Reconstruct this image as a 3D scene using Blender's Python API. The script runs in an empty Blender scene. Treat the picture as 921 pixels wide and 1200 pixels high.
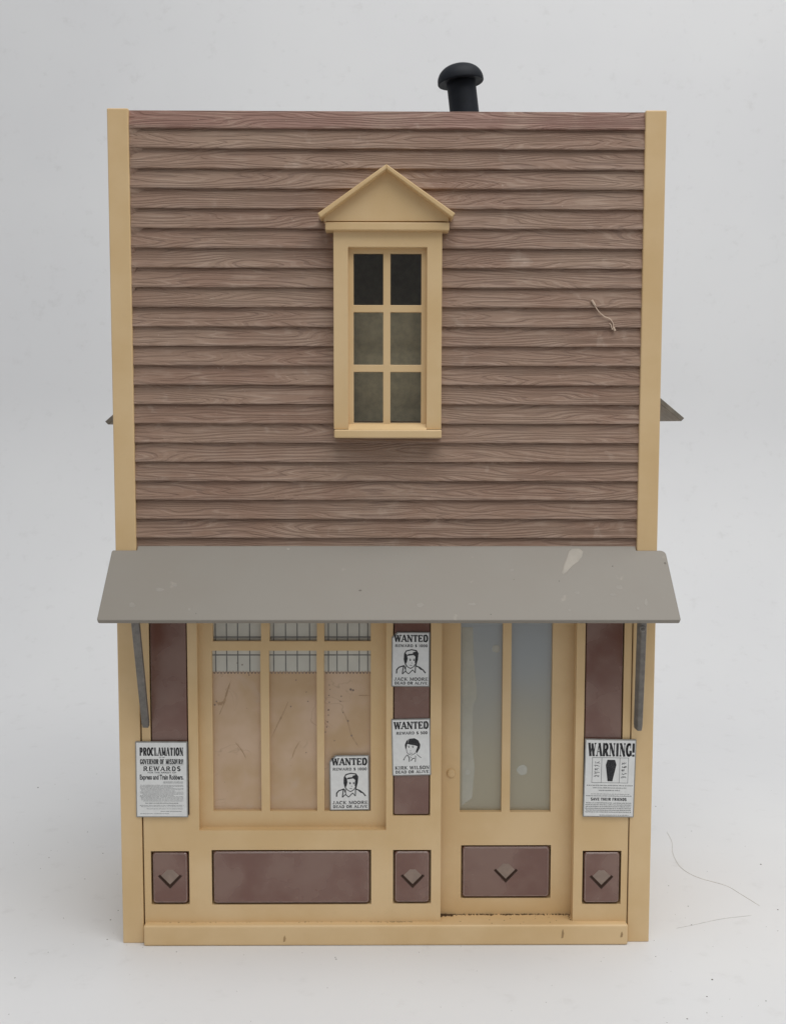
import bpy, bmesh, math, random
from mathutils import Vector, Matrix

# ------------------------------------------------------------------ camera, world, lights, exposure
F = 1250.0                                   # focal length in photo pixels (photo 921 x 1200)
CAM = Vector((-1.093, -391.653, 196.932))    # millimetres
PITCH, YAW, ROLL = 0.0823, 0.00846, 0.00154
MM = 0.001
sc = bpy.context.scene
fwd = Vector((math.sin(YAW)*math.cos(PITCH), math.cos(YAW)*math.cos(PITCH), -math.sin(PITCH)))
rgt = Vector((math.cos(YAW), -math.sin(YAW), 0))
upv = rgt.cross(fwd)
rgt, upv = math.cos(ROLL)*rgt + math.sin(ROLL)*upv, math.cos(ROLL)*upv - math.sin(ROLL)*rgt
cd = bpy.data.cameras.new('camera'); cam = bpy.data.objects.new('camera', cd)
sc.collection.objects.link(cam); sc.camera = cam
cd.sensor_fit = 'VERTICAL'; cd.sensor_height = 36; cd.lens = 36*F/1200
cd.clip_start = 0.01; cd.clip_end = 50
cam.matrix_world = Matrix(((rgt.x, upv.x, -fwd.x, CAM.x*MM), (rgt.y, upv.y, -fwd.y, CAM.y*MM),
                           (rgt.z, upv.z, -fwd.z, CAM.z*MM), (0, 0, 0, 1)))

w = bpy.data.worlds.new('World'); sc.world = w; w.use_nodes = True
bg = w.node_tree.nodes['Background']; bg.inputs[0].default_value = (0.93, 0.96, 1.0, 1); bg.inputs[1].default_value = 0.41

def area(name, loc, target, size, watts, col):
    d = bpy.data.lights.new(name, 'AREA'); d.shape = 'RECTANGLE'; d.size, d.size_y = size; d.energy = watts; d.color = col
    o = bpy.data.objects.new(name, d); sc.collection.objects.link(o)
    o.location = loc; o.rotation_euler = (Vector(target)-Vector(loc)).to_track_quat('-Z', 'Y').to_euler()
    return o
area('overhead_softbox', (0.26, -0.34, 1.10), (0.16, -0.06, 0.05), (1.0, 0.8), 8.4, (1.0, 0.992, 0.98))

vs = sc.view_settings
vs.view_transform = 'Standard'; vs.look = 'None'; vs.gamma = 1.0; vs.use_curve_mapping = False; vs.exposure = 0.12
sc.cycles.max_bounces = 10; sc.cycles.transparent_max_bounces = 12

# ------------------------------------------------------------------ helpers
COL = sc.collection
random.seed(11)

def P(px, py, Y):
    """photo pixel on the plane at depth Y (mm) -> world X, Z in mm"""
    d = fwd + rgt*((px-460.5)/F) - upv*((py-600)/F)
    t = (Y-CAM.y)/d.y
    return CAM.x + t*d.x, CAM.z + t*d.z
def PX(px, py, Y): return P(px, py, Y)[0]
def PZ(px, py, Y): return P(px, py, Y)[1]
def PG(px, py):
    """photo pixel on the floor -> X, Y in mm"""
    d = fwd + rgt*((px-460.5)/F) - upv*((py-600)/F)
    t = -CAM.z/d.z
    return CAM.x + t*d.x, CAM.y + t*d.y

def link(o, parent=None, label=None, cat=None, group=None, kind=None):
    COL.objects.link(o)
    if parent: o.parent = parent
    if label: o['label'] = label
    if cat: o['category'] = cat
    if group: o['group'] = group
    if kind: o['kind'] = kind
    return o
def empty(name, loc=(0, 0, 0), parent=None, **k):
    o = bpy.data.objects.new(name, None); o.empty_display_size = 0.02
    o.location = [c*MM for c in loc]
    return link(o, parent, **k)
def finish(name, bm, mat, parent=None, smooth=False, **k):
    bmesh.ops.recalc_face_normals(bm, faces=bm.faces)
    for v in bm.verts: v.co *= MM
    me = bpy.data.meshes.new(name); bm.to_mesh(me); bm.free()
    me.materials.append(mat)
    if smooth:
        for p in me.polygons: p.use_smooth = True
    o = bpy.data.objects.new(name, me)
    return link(o, parent, **k)
def soft(bm, width, seg=2, ang=30):
    if width <= 0: return
    bm.normal_update()
    es = [e for e in bm.edges if len(e.link_faces) == 2 and e.calc_face_angle(0) > math.radians(ang)]
    bmesh.ops.bevel(bm, geom=es, offset=width, segments=seg, affect='EDGES', profile=0.5, clamp_overlap=True)
def box_bm(bm, x0, x1, y0, y1, z0, z1):
    vs_ = [bm.verts.new(p) for p in ((x0,y0,z0),(x1,y0,z0),(x1,y1,z0),(x0,y1,z0),(x0,y0,z1),(x1,y0,z1),(x1,y1,z1),(x0,y1,z1))]
    for f in ((0,1,2,3),(4,5,6,7),(0,1,5,4),(1,2,6,5),(2,3,7,6),(3,0,4,7)): bm.faces.new([vs_[i] for i in f])
def box(name, x0, x1, y0, y1, z0, z1, mat, parent=None, bev=0.25, **k):
    bm = bmesh.new(); box_bm(bm, min(x0,x1), max(x0,x1), y0, y1, min(z0,z1), max(z0,z1))
    bmesh.ops.recalc_face_normals(bm, faces=bm.faces); soft(bm, bev)
    return finish(name, bm, mat, parent, **k)
def prism(name, poly, y0, y1, mat, parent=None, bev=0.2, seg=2, ang=30, **k):
    """outline in x,z pushed from y0 to y1"""
    bm = bmesh.new()
    a = [bm.verts.new((x, y0, z)) for x, z in poly]; b = [bm.verts.new((x, y1, z)) for x, z in poly]
    n = len(poly)
    bm.faces.new(a); bm.faces.new(b[::-1])
    for i in range(n): bm.faces.new((a[i], a[(i+1) % n], b[(i+1) % n], b[i]))
    bmesh.ops.recalc_face_normals(bm, faces=bm.faces); soft(bm, bev, seg, ang)
    return finish(name, bm, mat, parent, **k)
def rrect(x0, x1, z0, z1, r, n=4):
    out = []
    for cx, cz, a0 in ((x1-r, z1-r, 0), (x0+r, z1-r, 90), (x0+r, z0+r, 180), (x1-r, z0+r, 270)):
        for i in range(n+1):
            a = math.radians(a0 + 90*i/n); out.append((cx+r*math.cos(a), cz+r*math.sin(a)))
    return out
def plate(name, x0, x1, z0, z1, holes, y0, y1, mat, parent=None, bev=0.3, **k):
    """flat board with rectangular holes, real thickness and softened edges"""
    xs = sorted({x0, x1} | {h[0] for h in holes} | {h[1] for h in holes})
    zs = sorted({z0, z1} | {h[2] for h in holes} | {h[3] for h in holes})
    xs = [x for x in xs if x0 <= x <= x1]; zs = [z for z in zs if z0 <= z <= z1]
    def solid(i, j):
        if i < 0 or j < 0 or i >= len(xs)-1 or j >= len(zs)-1: return False
        cx, cz = (xs[i]+xs[i+1])/2, (zs[j]+zs[j+1])/2
        return not any(h[0] < cx < h[1] and h[2] < cz < h[3] for h in holes)
    bm = bmesh.new(); V = {}
    def v(i, j, y):
        if (i, j, y) not in V: V[(i, j, y)] = bm.verts.new((xs[i], y, zs[j]))
        return V[(i, j, y)]
    for i in range(len(xs)-1):
        for j in range(len(zs)-1):
            if not solid(i, j): continue
            bm.faces.new((v(i,j,y0), v(i+1,j,y0), v(i+1,j+1,y0), v(i,j+1,y0)))
            bm.faces.new((v(i,j,y1), v(i,j+1,y1), v(i+1,j+1,y1), v(i+1,j,y1)))
            for (di, dj, e) in ((-1,0,((i,j),(i,j+1))), (1,0,((i+1,j),(i+1,j+1))), (0,-1,((i,j),(i+1,j))), (0,1,((i,j+1),(i+1,j+1)))):
                if not solid(i+di, j+dj):
                    (a, b), (c, d) = e
                    bm.faces.new((v(a,b,y0), v(c,d,y0), v(c,d,y1), v(a,b,y1)))
    bmesh.ops.recalc_face_normals(bm, faces=bm.faces); soft(bm, bev)
    return finish(name, bm, mat, parent, **k)
def tube(name, pts, r, mat, parent=None, n=5, **k):
    bm = bmesh.new(); rings = []
    for i, p in enumerate(pts):
        p = Vector(p); t = (Vector(pts[min(i+1, len(pts)-1)])-Vector(pts[max(i-1, 0)])).normalized()
        a = t.cross(Vector((0.13, 0.31, 0.94))).normalized(); b = t.cross(a)
        rr = r*(0.35 if i in (0, len(pts)-1) else 1)
        rings.append([bm.verts.new(p+rr*(math.cos(q)*a+math.sin(q)*b)) for q in [2*math.pi*j/n for j in range(n)]])
    for i in range(len(rings)-1):
        for j in range(n): bm.faces.new((rings[i][j], rings[i][(j+1) % n], rings[i+1][(j+1) % n], rings[i+1][j]))
    bm.faces.new(rings[0]); bm.faces.new(rings[-1][::-1])
    return finish(name, bm, mat, parent, smooth=True, **k)
def smoothline(pts, sub=8):
    out = []
    for i in range(len(pts)-1):
        p0, p1, p2, p3 = [Vector(pts[max(0, min(len(pts)-1, i+d))]) for d in (-1, 0, 1, 2)]
        for s in range(sub):
            t = s/sub
            out.append(0.5*((2*p1)+(p2-p0)*t+(2*p0-5*p1+4*p2-p3)*t*t+(3*p1-p0-3*p2+p3)*t**3))
    out.append(Vector(pts[-1])); return out

# ------------------------------------------------------------------ materials
class N:
    def __init__(s, name):
        s.m = bpy.data.materials.new(name); s.m.use_nodes = True; s.t = s.m.node_tree; s.n = s.t.nodes; s.l = s.t.links
        s.b = s.n['Principled BSDF']
    def add(s, kind, **k):
        o = s.n.new(kind)
        for a, v in k.items(): setattr(o, a, v)
        return o
    def put(s, sock, v):
        if hasattr(v, 'node') or isinstance(v, bpy.types.NodeSocket): s.l.new(v, sock)
        else: sock.default_value = v
    def coords(s, scale=(1, 1, 1), jitter=0.0):
        """object space in millimetres"""
        tc = s.add('ShaderNodeTexCoord'); src = tc.outputs['Object']
        mp = s.add('ShaderNodeMapping'); mp.inputs['Scale'].default_value = [1000*c for c in scale]
        s.l.new(src, mp.inputs['Vector']); out = mp.outputs[0]
        if jitter:
            oi = s.add('ShaderNodeObjectInfo'); mu = s.math('MULTIPLY', oi.outputs['Random'], jitter)
            ad = s.add('ShaderNodeVectorMath', operation='ADD'); s.l.new(out, ad.inputs[0]); s.l.new(mu, ad.inputs[1]); out = ad.outputs[0]
        return out
    def math(s, op, a, b=0.0, c=0.0):
        o = s.add('ShaderNodeMath', operation=op); s.put(o.inputs[0], a); s.put(o.inputs[1], b); s.put(o.inputs[2], c); return o.outputs[0]
    def noise(s, vec, scale, detail=4, rough=0.55, dist=0.0):
        o = s.add('ShaderNodeTexNoise'); s.l.new(vec, o.inputs['Vector'])
        o.inputs['Scale'].default_value = scale; o.inputs['Detail'].default_value = detail
        o.inputs['Roughness'].default_value = rough; o.inputs['Distortion'].default_value = dist
        return o.outputs[0]
    def ramp(s, v, lo, hi, a=0.0, b=1.0):
        o = s.add('ShaderNodeMapRange'); o.interpolation_type = 'SMOOTHSTEP'
        s.put(o.inputs[0], v); o.inputs[1].default_value = lo; o.inputs[2].default_value = hi
        o.inputs[3].default_value = a; o.inputs[4].default_value = b; return o.outputs[0]
    def mix(s, f, a, b, mode='MIX'):
        o = s.add('ShaderNodeMix', data_type='RGBA', blend_type=mode)
        s.put(o.inputs[0], f)
        for i, c in ((6, a), (7, b)):
            if isinstance(c, (tuple, list)): o.inputs[i].default_value = (*c[:3], 1)
            else: s.l.new(c, o.inputs[i])
        return o.outputs[2]
    def sep(s, v):
        o = s.add('ShaderNodeSeparateXYZ'); s.l.new(v, o.inputs[0]); return o.outputs
    def bump(s, h, dist_mm, strength=1.0):
        o = s.add('ShaderNodeBump'); o.inputs['Strength'].default_value = strength
        o.inputs['Distance'].default_value = dist_mm*MM; s.l.new(h, o.inputs['Height']); s.l.new(o.outputs[0], s.b.inputs['Normal'])
    def out(s, col=None, rough=None, spec=None):
        if col is not None: s.put(s.b.inputs['Base Color'], (*col, 1) if isinstance(col, tuple) else col)
        if rough is not None: s.put(s.b.inputs['Roughness'], rough)
        if spec is not None: s.b.inputs['Specular IOR Level'].default_value = spec
        return s.m

def mat_cream():
    s = N('cream_plastic'); v = s.coords(jitter=300)
    n1 = s.noise(v, 0.03, 4); n2 = s.noise(v, 0.4, 5, 0.6)
    c = s.mix(s.ramp(n1, 0.3, 0.7), (0.655, 0.452, 0.225), (0.72, 0.520, 0.285))
    c = s.mix(s.ramp(n2, 0.55, 0.8, 0, 0.25), c, (0.62, 0.45, 0.25))
    sp = s.noise(v, 1.6, 2, 0.5); c = s.mix(s.ramp(sp, 0.78, 0.82, 0, 0.6), c, (0.2, 0.13, 0.07))
    s.bump(s.noise(v, 0.9, 4), 0.05, 0.35)
    s.b.inputs['Subsurface Weight'].default_value = 0.0
    return s.out(c, s.ramp(n2, 0.3, 0.7, 0.40, 0.52), 0.45)
def mat_board(name='brown_woodgrain_plastic', red=False):
    s = N(name); v = s.coords(jitter=700)
    x, y, z = s.sep(v)[0:3]
    cb = s.add('ShaderNodeCombineXYZ'); s.l.new(s.math('MULTIPLY', x, 0.013), cb.inputs[0]); s.l.new(s.math('MULTIPLY', z, 0.13), cb.inputs[2]); s.l.new(s.math('MULTIPLY', y, 0.02), cb.inputs[1])
    warp = s.noise(cb.outputs[0], 1.0, 2.0, 0.45)
    ph = s.math('ADD', s.math('MULTIPLY', warp, 105.0), s.math('MULTIPLY', z, 3.4))
    line = s.math('SINE', ph)
    ridge = s.ramp(line, 0.55, 1.0)
    groove = s.ramp(line, -0.55, -0.98)
    cb2 = s.add('ShaderNodeCombineXYZ'); s.l.new(s.math('MULTIPLY', x, 0.09), cb2.inputs[0]); s.l.new(s.math('MULTIPLY', z, 3.0), cb2.inputs[2]); s.l.new(y, cb2.inputs[1])
    fib = s.noise(cb2.outputs[0], 1.0, 4, 0.6)
    big = s.noise(v, 0.022, 3, 0.5); mid = s.noise(v, 0.06, 5, 0.6)
    patch = s.ramp(mid, 0.36, 0.66)
    base = s.mix(s.ramp(big, 0.3, 0.7), (0.272, 0.163, 0.112) if not red else (0.25, 0.125, 0.092), (0.33, 0.220, 0.156) if not red else (0.285, 0.165, 0.125))
    base = s.mix(s.ramp(mid, 0.45, 0.75, 0, 0.40), base, (0.385, 0.275, 0.208))
    base = s.mix(s.math('MULTIPLY', ridge, s.math('MULTIPLY', patch, 0.38)), base, (0.48, 0.355, 0.275))
    base = s.mix(s.math('MULTIPLY', groove, s.math('MULTIPLY', patch, 0.38)), base, (0.125, 0.075, 0.058))
    base = s.mix(s.ramp(fib, 0.55, 0.75, 0, 0.40), base, (0.40, 0.30, 0.235))
    base = s.mix(s.ramp(fib, 0.42, 0.28, 0, 0.40), base, (0.12, 0.07, 0.055))
    tc = s.add('ShaderNodeTexCoord'); lz = s.sep(tc.outputs['Object'])[2]
    base = s.mix(s.math('MULTIPLY', s.ramp(lz, 0.0016, 0.0003), s.ramp(mid, 0.35, 0.7, 0.05, 0.5)), base, (0.42, 0.30, 0.235))
    chalk = s.noise(v, 0.13, 4, 0.6, 0.4); base = s.mix(s.ramp(chalk, 0.60, 0.80, 0, 0.55), base, (0.47, 0.36, 0.285))
    scr = s.noise(v, 0.55, 2, 0.4, 1.5); base = s.mix(s.ramp(scr, 0.745, 0.80, 0, 0.55), base, (0.50, 0.39, 0.31))
    h = s.math('ADD', s.math('MULTIPLY', groove, -0.8), s.math('ADD', s.math('MULTIPLY', ridge, 0.4), s.math('MULTIPLY', fib, 0.8)))
    s.bump(h, 0.24, 0.8)
    return s.out(base, s.ramp(mid, 0.3, 0.7, 0.46, 0.62), 0.4)
def mat_panel():
    s = N('brown_glossy_plastic'); v = s.coords(jitter=90)
    n = s.noise(v, 0.05, 3, 0.5, 0.15); f = s.noise(v, 1.2, 5, 0.6)
    c = s.mix(s.ramp(n, 0.34, 0.62, 0.0, 0.8), (0.148, 0.060, 0.040), (0.215, 0.125, 0.094))
    c = s.mix(s.ramp(f, 0.62, 0.8, 0, 0.35), c, (0.36, 0.29, 0.25))
    s.bump(f, 0.03, 0.25)
    return s.out(c, s.ramp(n, 0.3, 0.7, 0.20, 0.34), 0.85)
def mat_awning():
    s = N('grey_awning_plastic'); v = s.coords()
    n = s.noise(v, 0.03, 4, 0.55); f = s.noise(v, 0.16, 3, 0.5); g = s.noise(v, 1.5, 5, 0.65)
    c = s.mix(s.ramp(n, 0.3, 0.7), (0.246, 0.220, 0.184), (0.252, 0.229, 0.194))
    c = s.mix(s.ramp(f, 0.69, 0.76, 0, 0.45), c, (0.36, 0.32, 0.265))
    c = s.mix(s.ramp(g, 0.66, 0.74, 0, 0.35), c, (0.12, 0.10, 0.085))
    s.bump(g, 0.05, 0.3)
    return s.out(c, 0.48, 0.45)
def mat_plain(name, col, rough=0.5, spec=0.5, var=0.15, scale=0.3, bump=0.04):
    s = N(name); v = s.coords(jitter=60); n = s.noise(v, scale, 5, 0.6)
    c = s.mix(s.ramp(n, 0.3, 0.7), tuple(q*(1-var) for q in col), tuple(min(1, q*(1+var)) for q in col))
    if bump: s.bump(n, bump, 0.3)
    return s.out(c, rough, spec)
def mat_backdrop():
    s = N('white_backdrop_paper'); v = s.coords()
    n = s.noise(v, 0.006, 3); f = s.noise(v, 0.09, 5, 0.65); g = s.noise(v, 0.6, 3, 0.5)
    c = s.mix(s.ramp(n, 0.3, 0.7), (0.725, 0.724, 0.727), (0.755, 0.754, 0.752))
    c = s.mix(s.ramp(f, 0.56, 0.78, 0, 0.34), c, (0.58, 0.57, 0.56))
    c = s.mix(s.ramp(g, 0.74, 0.80, 0, 0.25), c, (0.5, 0.48, 0.45))
    return s.out(c, 0.55, 0.3)
def mat_shop_film():
    s = N('yellowed_window_film'); v = s.coords()
    n = s.noise(v, 0.05, 3, 0.55); st = s.noise(v, 0.07, 3, 0.5, 1.0); f = s.noise(v, 0.9, 3, 0.5)
    c = s.mix(s.ramp(n, 0.3, 0.7), (0.50, 0.335, 0.185), (0.60, 0.43, 0.295))
    edge = s.math('ABSOLUTE', s.math('SUBTRACT', st, 0.55))
    c = s.mix(s.math('MULTIPLY', s.ramp(edge, 0.016, 0.0, 0, 0.32), s.ramp(n, 0.5, 0.62)), c, (0.27, 0.17, 0.10))
    c = s.mix(s.ramp(f, 0.74, 0.78, 0, 0.7), c, (0.15, 0.09, 0.05))
    c = s.mix(s.ramp(st, 0.62, 0.75, 0, 0.3), c, (0.55, 0.43, 0.33))
    return s.out(c, 0.35, 0.5)
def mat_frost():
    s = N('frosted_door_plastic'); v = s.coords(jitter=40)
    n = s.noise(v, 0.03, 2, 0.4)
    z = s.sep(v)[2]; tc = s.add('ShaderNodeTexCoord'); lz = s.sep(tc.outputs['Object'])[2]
    yel = s.ramp(s.math('ADD', lz, s.math('MULTIPLY', n, 0.03)), 0.135, 0.075)  # lower pane warmed in the colour, standing in for the cream interior behind
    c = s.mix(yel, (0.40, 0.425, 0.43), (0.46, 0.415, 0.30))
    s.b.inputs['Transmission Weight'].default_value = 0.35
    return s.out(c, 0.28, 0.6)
def mat_glass():
    """thin tinted plastic sheet: clear film with a surface reflection"""
    s = N('smoky_window_plastic'); v = s.coords(jitter=30); n = s.noise(v, 0.08, 3)
    tr = s.add('ShaderNodeBsdfTransparent'); s.l.new(s.mix(n, (0.93, 0.92, 0.86), (0.96, 0.95, 0.90)), tr.inputs[0])
    gl = s.add('ShaderNodeBsdfGlossy'); gl.inputs['Roughness'].default_value = 0.12
    fr = s.add('ShaderNodeFresnel'); fr.inputs[0].default_value = 1.35
    mx = s.add('ShaderNodeMixShader'); s.l.new(fr.outputs[0], mx.inputs[0]); s.l.new(tr.outputs[0], mx.inputs[1]); s.l.new(gl.outputs[0], mx.inputs[2])
    s.l.new(mx.outputs[0], s.n['Material Output'].inputs[0]); s.n.remove(s.b)
    return s.m
def mat_ink():
    s = N('black_printing_ink'); v = s.coords(); n = s.noise(v, 2.5, 3)
    return s.out(s.mix(s.ramp(n, 0.4, 0.75), (0.012, 0.012, 0.014), (0.05, 0.05, 0.052)), 0.5, 0.4)
BOARD_RED = mat_board('reddish_woodgrain_plastic', True)
CREAM, BOARD, PANEL, AWN = mat_cream(), mat_board(), mat_panel(), mat_awning()
BACK, FILM, FROST, GLASS, INK = mat_backdrop(), mat_shop_film(), mat_frost(), mat_glass(), mat_ink()
INKG = mat_plain('grey_small_print_ink', (0.085, 0.085, 0.09), 0.6, 0.3)
PAPER = mat_plain('white_sticker_paper', (0.76, 0.76, 0.74), 0.45, 0.45, 0.04, 0.5)
PEDGE = mat_plain('grey_sticker_card', (0.30, 0.29, 0.27), 0.6, 0.3)
RUBBER = mat_plain('black_chimney_plastic', (0.010, 0.012, 0.017), 0.6, 0.25, 0.2, 0.2)
BRACK = mat_plain('dark_grey_bracket_plastic', (0.15, 0.135, 0.118), 0.42, 0.5, 0.2, 0.4)
STRIPW = mat_plain('white_window_film', (0.56, 0.54, 0.47), 0.35, 0.5, 0.05, 0.1)
GRID = mat_plain('grey_printed_grid', (0.17, 0.165, 0.155), 0.5, 0.3)
SCAL = mat_plain('brown_grey_printed_scallop', (0.25, 0.19, 0.15), 0.5, 0.3)
ROOF = mat_plain('grey_roof_plastic', (0.20, 0.18, 0.15), 0.5, 0.4)
INSIDE = mat_plain('dim_interior_plastic', (0.16, 0.155, 0.15), 0.6, 0.3)
CRUMB = mat_plain('dark_crumb', (0.16, 0.145, 0.13), 0.8, 0.2)
DIRT = mat_plain('brown_dirt', (0.09, 0.055, 0.03), 0.9, 0.1)
HAIR = mat_plain('grey_brown_hair', (0.58, 0.56, 0.53), 0.6, 0.3)
STRAW = mat_plain('tan_fibre', (0.62, 0.48, 0.37), 0.6, 0.3)
DRIP = mat_plain('pale_dried_drip', (0.36, 0.325, 0.275), 0.5, 0.4, 0.06)
GLUE = mat_plain('tan_dried_glue', (0.33, 0.245, 0.19), 0.5, 0.4, 0.12, 0.3)

# ------------------------------------------------------------------ the setting: one sheet of paper, floor curving up into the backdrop
bm = bmesh.new()
prof = [(-385, 0), (-300, 0), (-200, 0), (0, 0), (150, 0), (260, 0)]
R = 240
for i in range(1, 17):
    a = math.radians(90*i/16*0.96); prof.append((260+R*math.sin(a), R-R*math.cos(a)))
y_, z_ = prof[-1]; a = math.radians(90*0.96)
for s_ in (250, 600, 1000): prof.append((y_+s_*math.cos(a), z_+s_*math.sin(a)))
xs_ = [-1100+2200*i/24 for i in range(25)]
gv = [[bm.verts.new((x, y, z)) for x in xs_] for y, z in prof]
for i in range(len(prof)-1):
    for j in range(24): bm.faces.new((gv[i][j], gv[i][j+1], gv[i+1][j+1], gv[i+1][j]))
bd = finish('backdrop', bm, BACK, smooth=True, kind='structure', label='white paper backdrop curving up from the floor')

bm = bmesh.new(); bm.faces.new([bm.verts.new(p) for p in ((-2500, -2500, -1.5), (2500, -2500, -1.5), (2500, 1500, -1.5), (-2500, 1500, -1.5))])  # unseen dark plane added below the paper for the brown strips to reflect
finish('added_dark_table', bm, mat_plain('dark_reflected_plane', (0.06, 0.05, 0.042), 0.5, 0.4), kind='structure', label='unseen dark table plane added under the white paper for reflections')

# ------------------------------------------------------------------ the toy house
house = empty('toy_house', label='cream and brown plastic toy western storefront with a grey awning', cat='toy house')
H = 309.1
ZA = PZ(460, 642, 1.0)                 # where the awning meets the wall
postL = PX(168, 900, 0); postR = PX(738, 900, 0)
xin = lambda px, py, Y: PX(px, py, Y)
XL = PX(150.5, 130, 0.0); XR = PX(756.5, 130, 0.0)        # inner edges of the posts above the awning
# posts: narrower inner edge below (the shop front slides in between)
for side, xi in ((-1, XL), (1, XR)):
    x0, x1 = (-100, xi) if side < 0 else (xi, 100)
    box('corner_post', x0, x1, 0, 12, ZA-1.5, H, CREAM, house, 0.45)
for side in (-1, 1):
    xi = (PX(165.3, 900, 0) if side < 0 else PX(738.8, 900, 0))
    x0, x1 = (-100, xi) if side < 0 else (xi, 100)
    box('lower_post', x0, x1, 0.02, 12, 0, ZA-1.5, CREAM, house, 0.3)

# upper wall: backing with the window opening, and lapped boards
WY = -3.2                                        # front of the window casing
wx0, wx1 = PX(414.5, 400, 2), PX(494, 400, 2); wz0, wz1 = PZ(453, 497, 2), PZ(453, 295, 2)
siding = empty('siding', parent=house)
plate('wall_backing', XL-1, XR+1, ZA-4, H-0.5, [(wx0-1.5, wx1+1.5, wz0-1.5, wz1+1.5)], 2.6, 5.0, BOARD, siding, 0)
def board_mesh(x0, x1, h=7.022, thick=1.95):
    bm = bmesh.new(); nx = max(2, int((x1-x0)/6)); rng = random.Random(int(x0*7+x1*3+h*100))
    sec = [(2.62, h+0.9), (1.85, h+0.85), (0.50, 0.5), (0.53, 0.10), (0.64, 0.0), (2.62, 0.0)]
    rows = []
    for i in range(nx+1):
        x = x0+(x1-x0)*i/nx; d = rng.uniform(-0.07, 0.07); e = rng.uniform(-0.05, 0.05)
        rows.append([bm.verts.new((x, y+(e if k in (2, 3) else 0), z+(d if k in (3, 4) else 0))) for k, (y, z) in enumerate(sec)])
    m = len(sec)
    for i in range(nx):
        for k in range(m): bm.faces.new((rows[i][k], rows[i+1][k], rows[i+1][(k+1) % m], rows[i][(k+1) % m]))
    bm.faces.new(rows[0]); bm.faces.new(rows[-1][::-1])
    bmesh.ops.recalc_face_normals(bm, faces=bm.faces)
    for v in bm.verts: v.co *= MM
    me = bpy.data.meshes.new('clapboard'); bm.to_mesh(me); bm.free(); me.materials.append(BOARD); return me
B0 = 302.41
full = [board_mesh(XL+0.05*i, XR) for i in (0, 1, 2)]; left = board_mesh(XL, wx0-1.5); right = board_mesh(wx1+1.5, XR)
def put_board(me, z):
    o = bpy.data.objects.new('clapboard', me); link(o, siding); o.location = (0, 0, z*MM); return o
topm = board_mesh(XL, XR, H-0.9-B0-0.25); topm.materials.clear(); topm.materials.append(BOARD_RED)
for i in range(23):
    z = B0-7.022*i
    if i == 0: put_board(topm, z)
    elif z+7.9 > wz0+1.5 and z < wz1+1.5: put_board(left, z); put_board(right, z)
    else: put_board(full[i % 3], z)
# dried glue that fills the laps by the left post
gl = []
for i in range(9):
    z = B0-7.022*i
    wdt = (4.6, 5.6, 3.4, 6.2, 3.0, 5.0, 2.4, 1.8, 1.3)[i]; x0, xm, x1 = XL+0.05, XL+wdt*0.4, XL+wdt
    bm = bmesh.new()
    A = [(x0, 0.40, z+0.9), (xm, 0.44, z+0.7), (x1, 0.62, z+0.05)]; Bq = [(x0, 1.25, z-3.6), (xm, 1.5, z-2.2), (x1, 1.95, z-0.1)]; Cq = [(x, 2.6, zz) for x, _, zz in A]; Dq = [(x, 2.6, zz) for x, _, zz in Bq]
    V4 = [[bm.verts.new(p) for p in q] for q in (A, Bq, Dq, Cq)]
    for k in range(4):
        for j in range(2): bm.faces.new((V4[k][j], V4[k][j+1], V4[(k+1) % 4][j+1], V4[(k+1) % 4][j]))
    for j in (0, 2): bm.faces.new([V4[k][j] for k in range(4)])
    finish('glue_smear', bm, BOARD, siding)

# upper window
win = empty('window', parent=house)
fx0, fx1 = PX(391, 390, WY), PX(517.5, 390, WY); fz0, fz1 = PZ(453, 503, WY), PZ(453, 264, WY)
ox0, ox1, oz0, oz1 = PX(408, 400, WY), PX(500, 400, WY), PZ(453, 502, WY), PZ(453, 289.5, WY)
plate('casing', fx0, fx1, fz0, fz1, [(ox0, ox1, oz0, oz1)], WY, 2.5, CREAM, win, 0.3)
SY = -0.6
cols = [(PX(414.5, 400, SY), PX(449, 400, SY)), (PX(457.5, 400, SY), PX(493.5, 400, SY))]
rows_ = [(PZ(453, 495.5, SY), PZ(453, 436, SY)), (PZ(453, 427.5, SY), PZ(453, 366, SY)), (PZ(453, 357.5, SY), PZ(453, 297, SY))]
plate('sash', ox0-1, ox1+1, oz0-0.5, oz1+1, [(a, b, c, d) for a, b in cols for c, d in rows_], SY, 1.6, CREAM, win, 0.18)
for a, b in cols:
    for c, d in rows_: box('pane', a-0.4, b+0.4, 0.5, 0.9, c-0.4, d+0.4, GLASS, win, 0)
YS = -5.0
prism('sill', [(PX(391.5, 506, YS), PZ(453, 513.5, YS)), (PX(517.5, 506, YS), PZ(453, 513.5, YS)), (PX(517.5, 506, YS), PZ(453, 503.5, YS)), (PX(391.5, 506, YS), PZ(453, 503.5, YS))], YS, 2.5, CREAM, win, 0.5)
# sloped inner sill
bm = bmesh.new()
zf, zb = PZ(453, 503.5, YS)+0.1, PZ(453, 496.5, SY)
pv = [(ox0+0.05, WY-1.0, zf-0.6), (ox1-0.05, WY-1.0, zf-0.6), (ox1-0.05, SY+0.3, zf-0.6), (ox0+0.05, SY+0.3, zf-0.6), (ox0+0.05, WY-1.0, zf), (ox1-0.05, WY-1.0, zf), (ox1-0.05, SY+0.3, zb), (ox0+0.05, SY+0.3, zb)]
vv = [bm.verts.new(p) for p in pv]
for f in ((0,1,2,3),(4,5,6,7),(0,1,5,4),(1,2,6,5),(2,3,7,6),(3,0,4,7)): bm.faces.new([vv[i] for i in f])
finish('sloped_sill', bm, CREAM, win)
YH = -5.2
box('head_rail', PX(381, 264, YH), PX(526.5, 264, YH), YH, 2.5, PZ(453, 269.7, YH), PZ(453, 260.3, YH), CREAM, win, 0.35)
YT = -4.4
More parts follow.
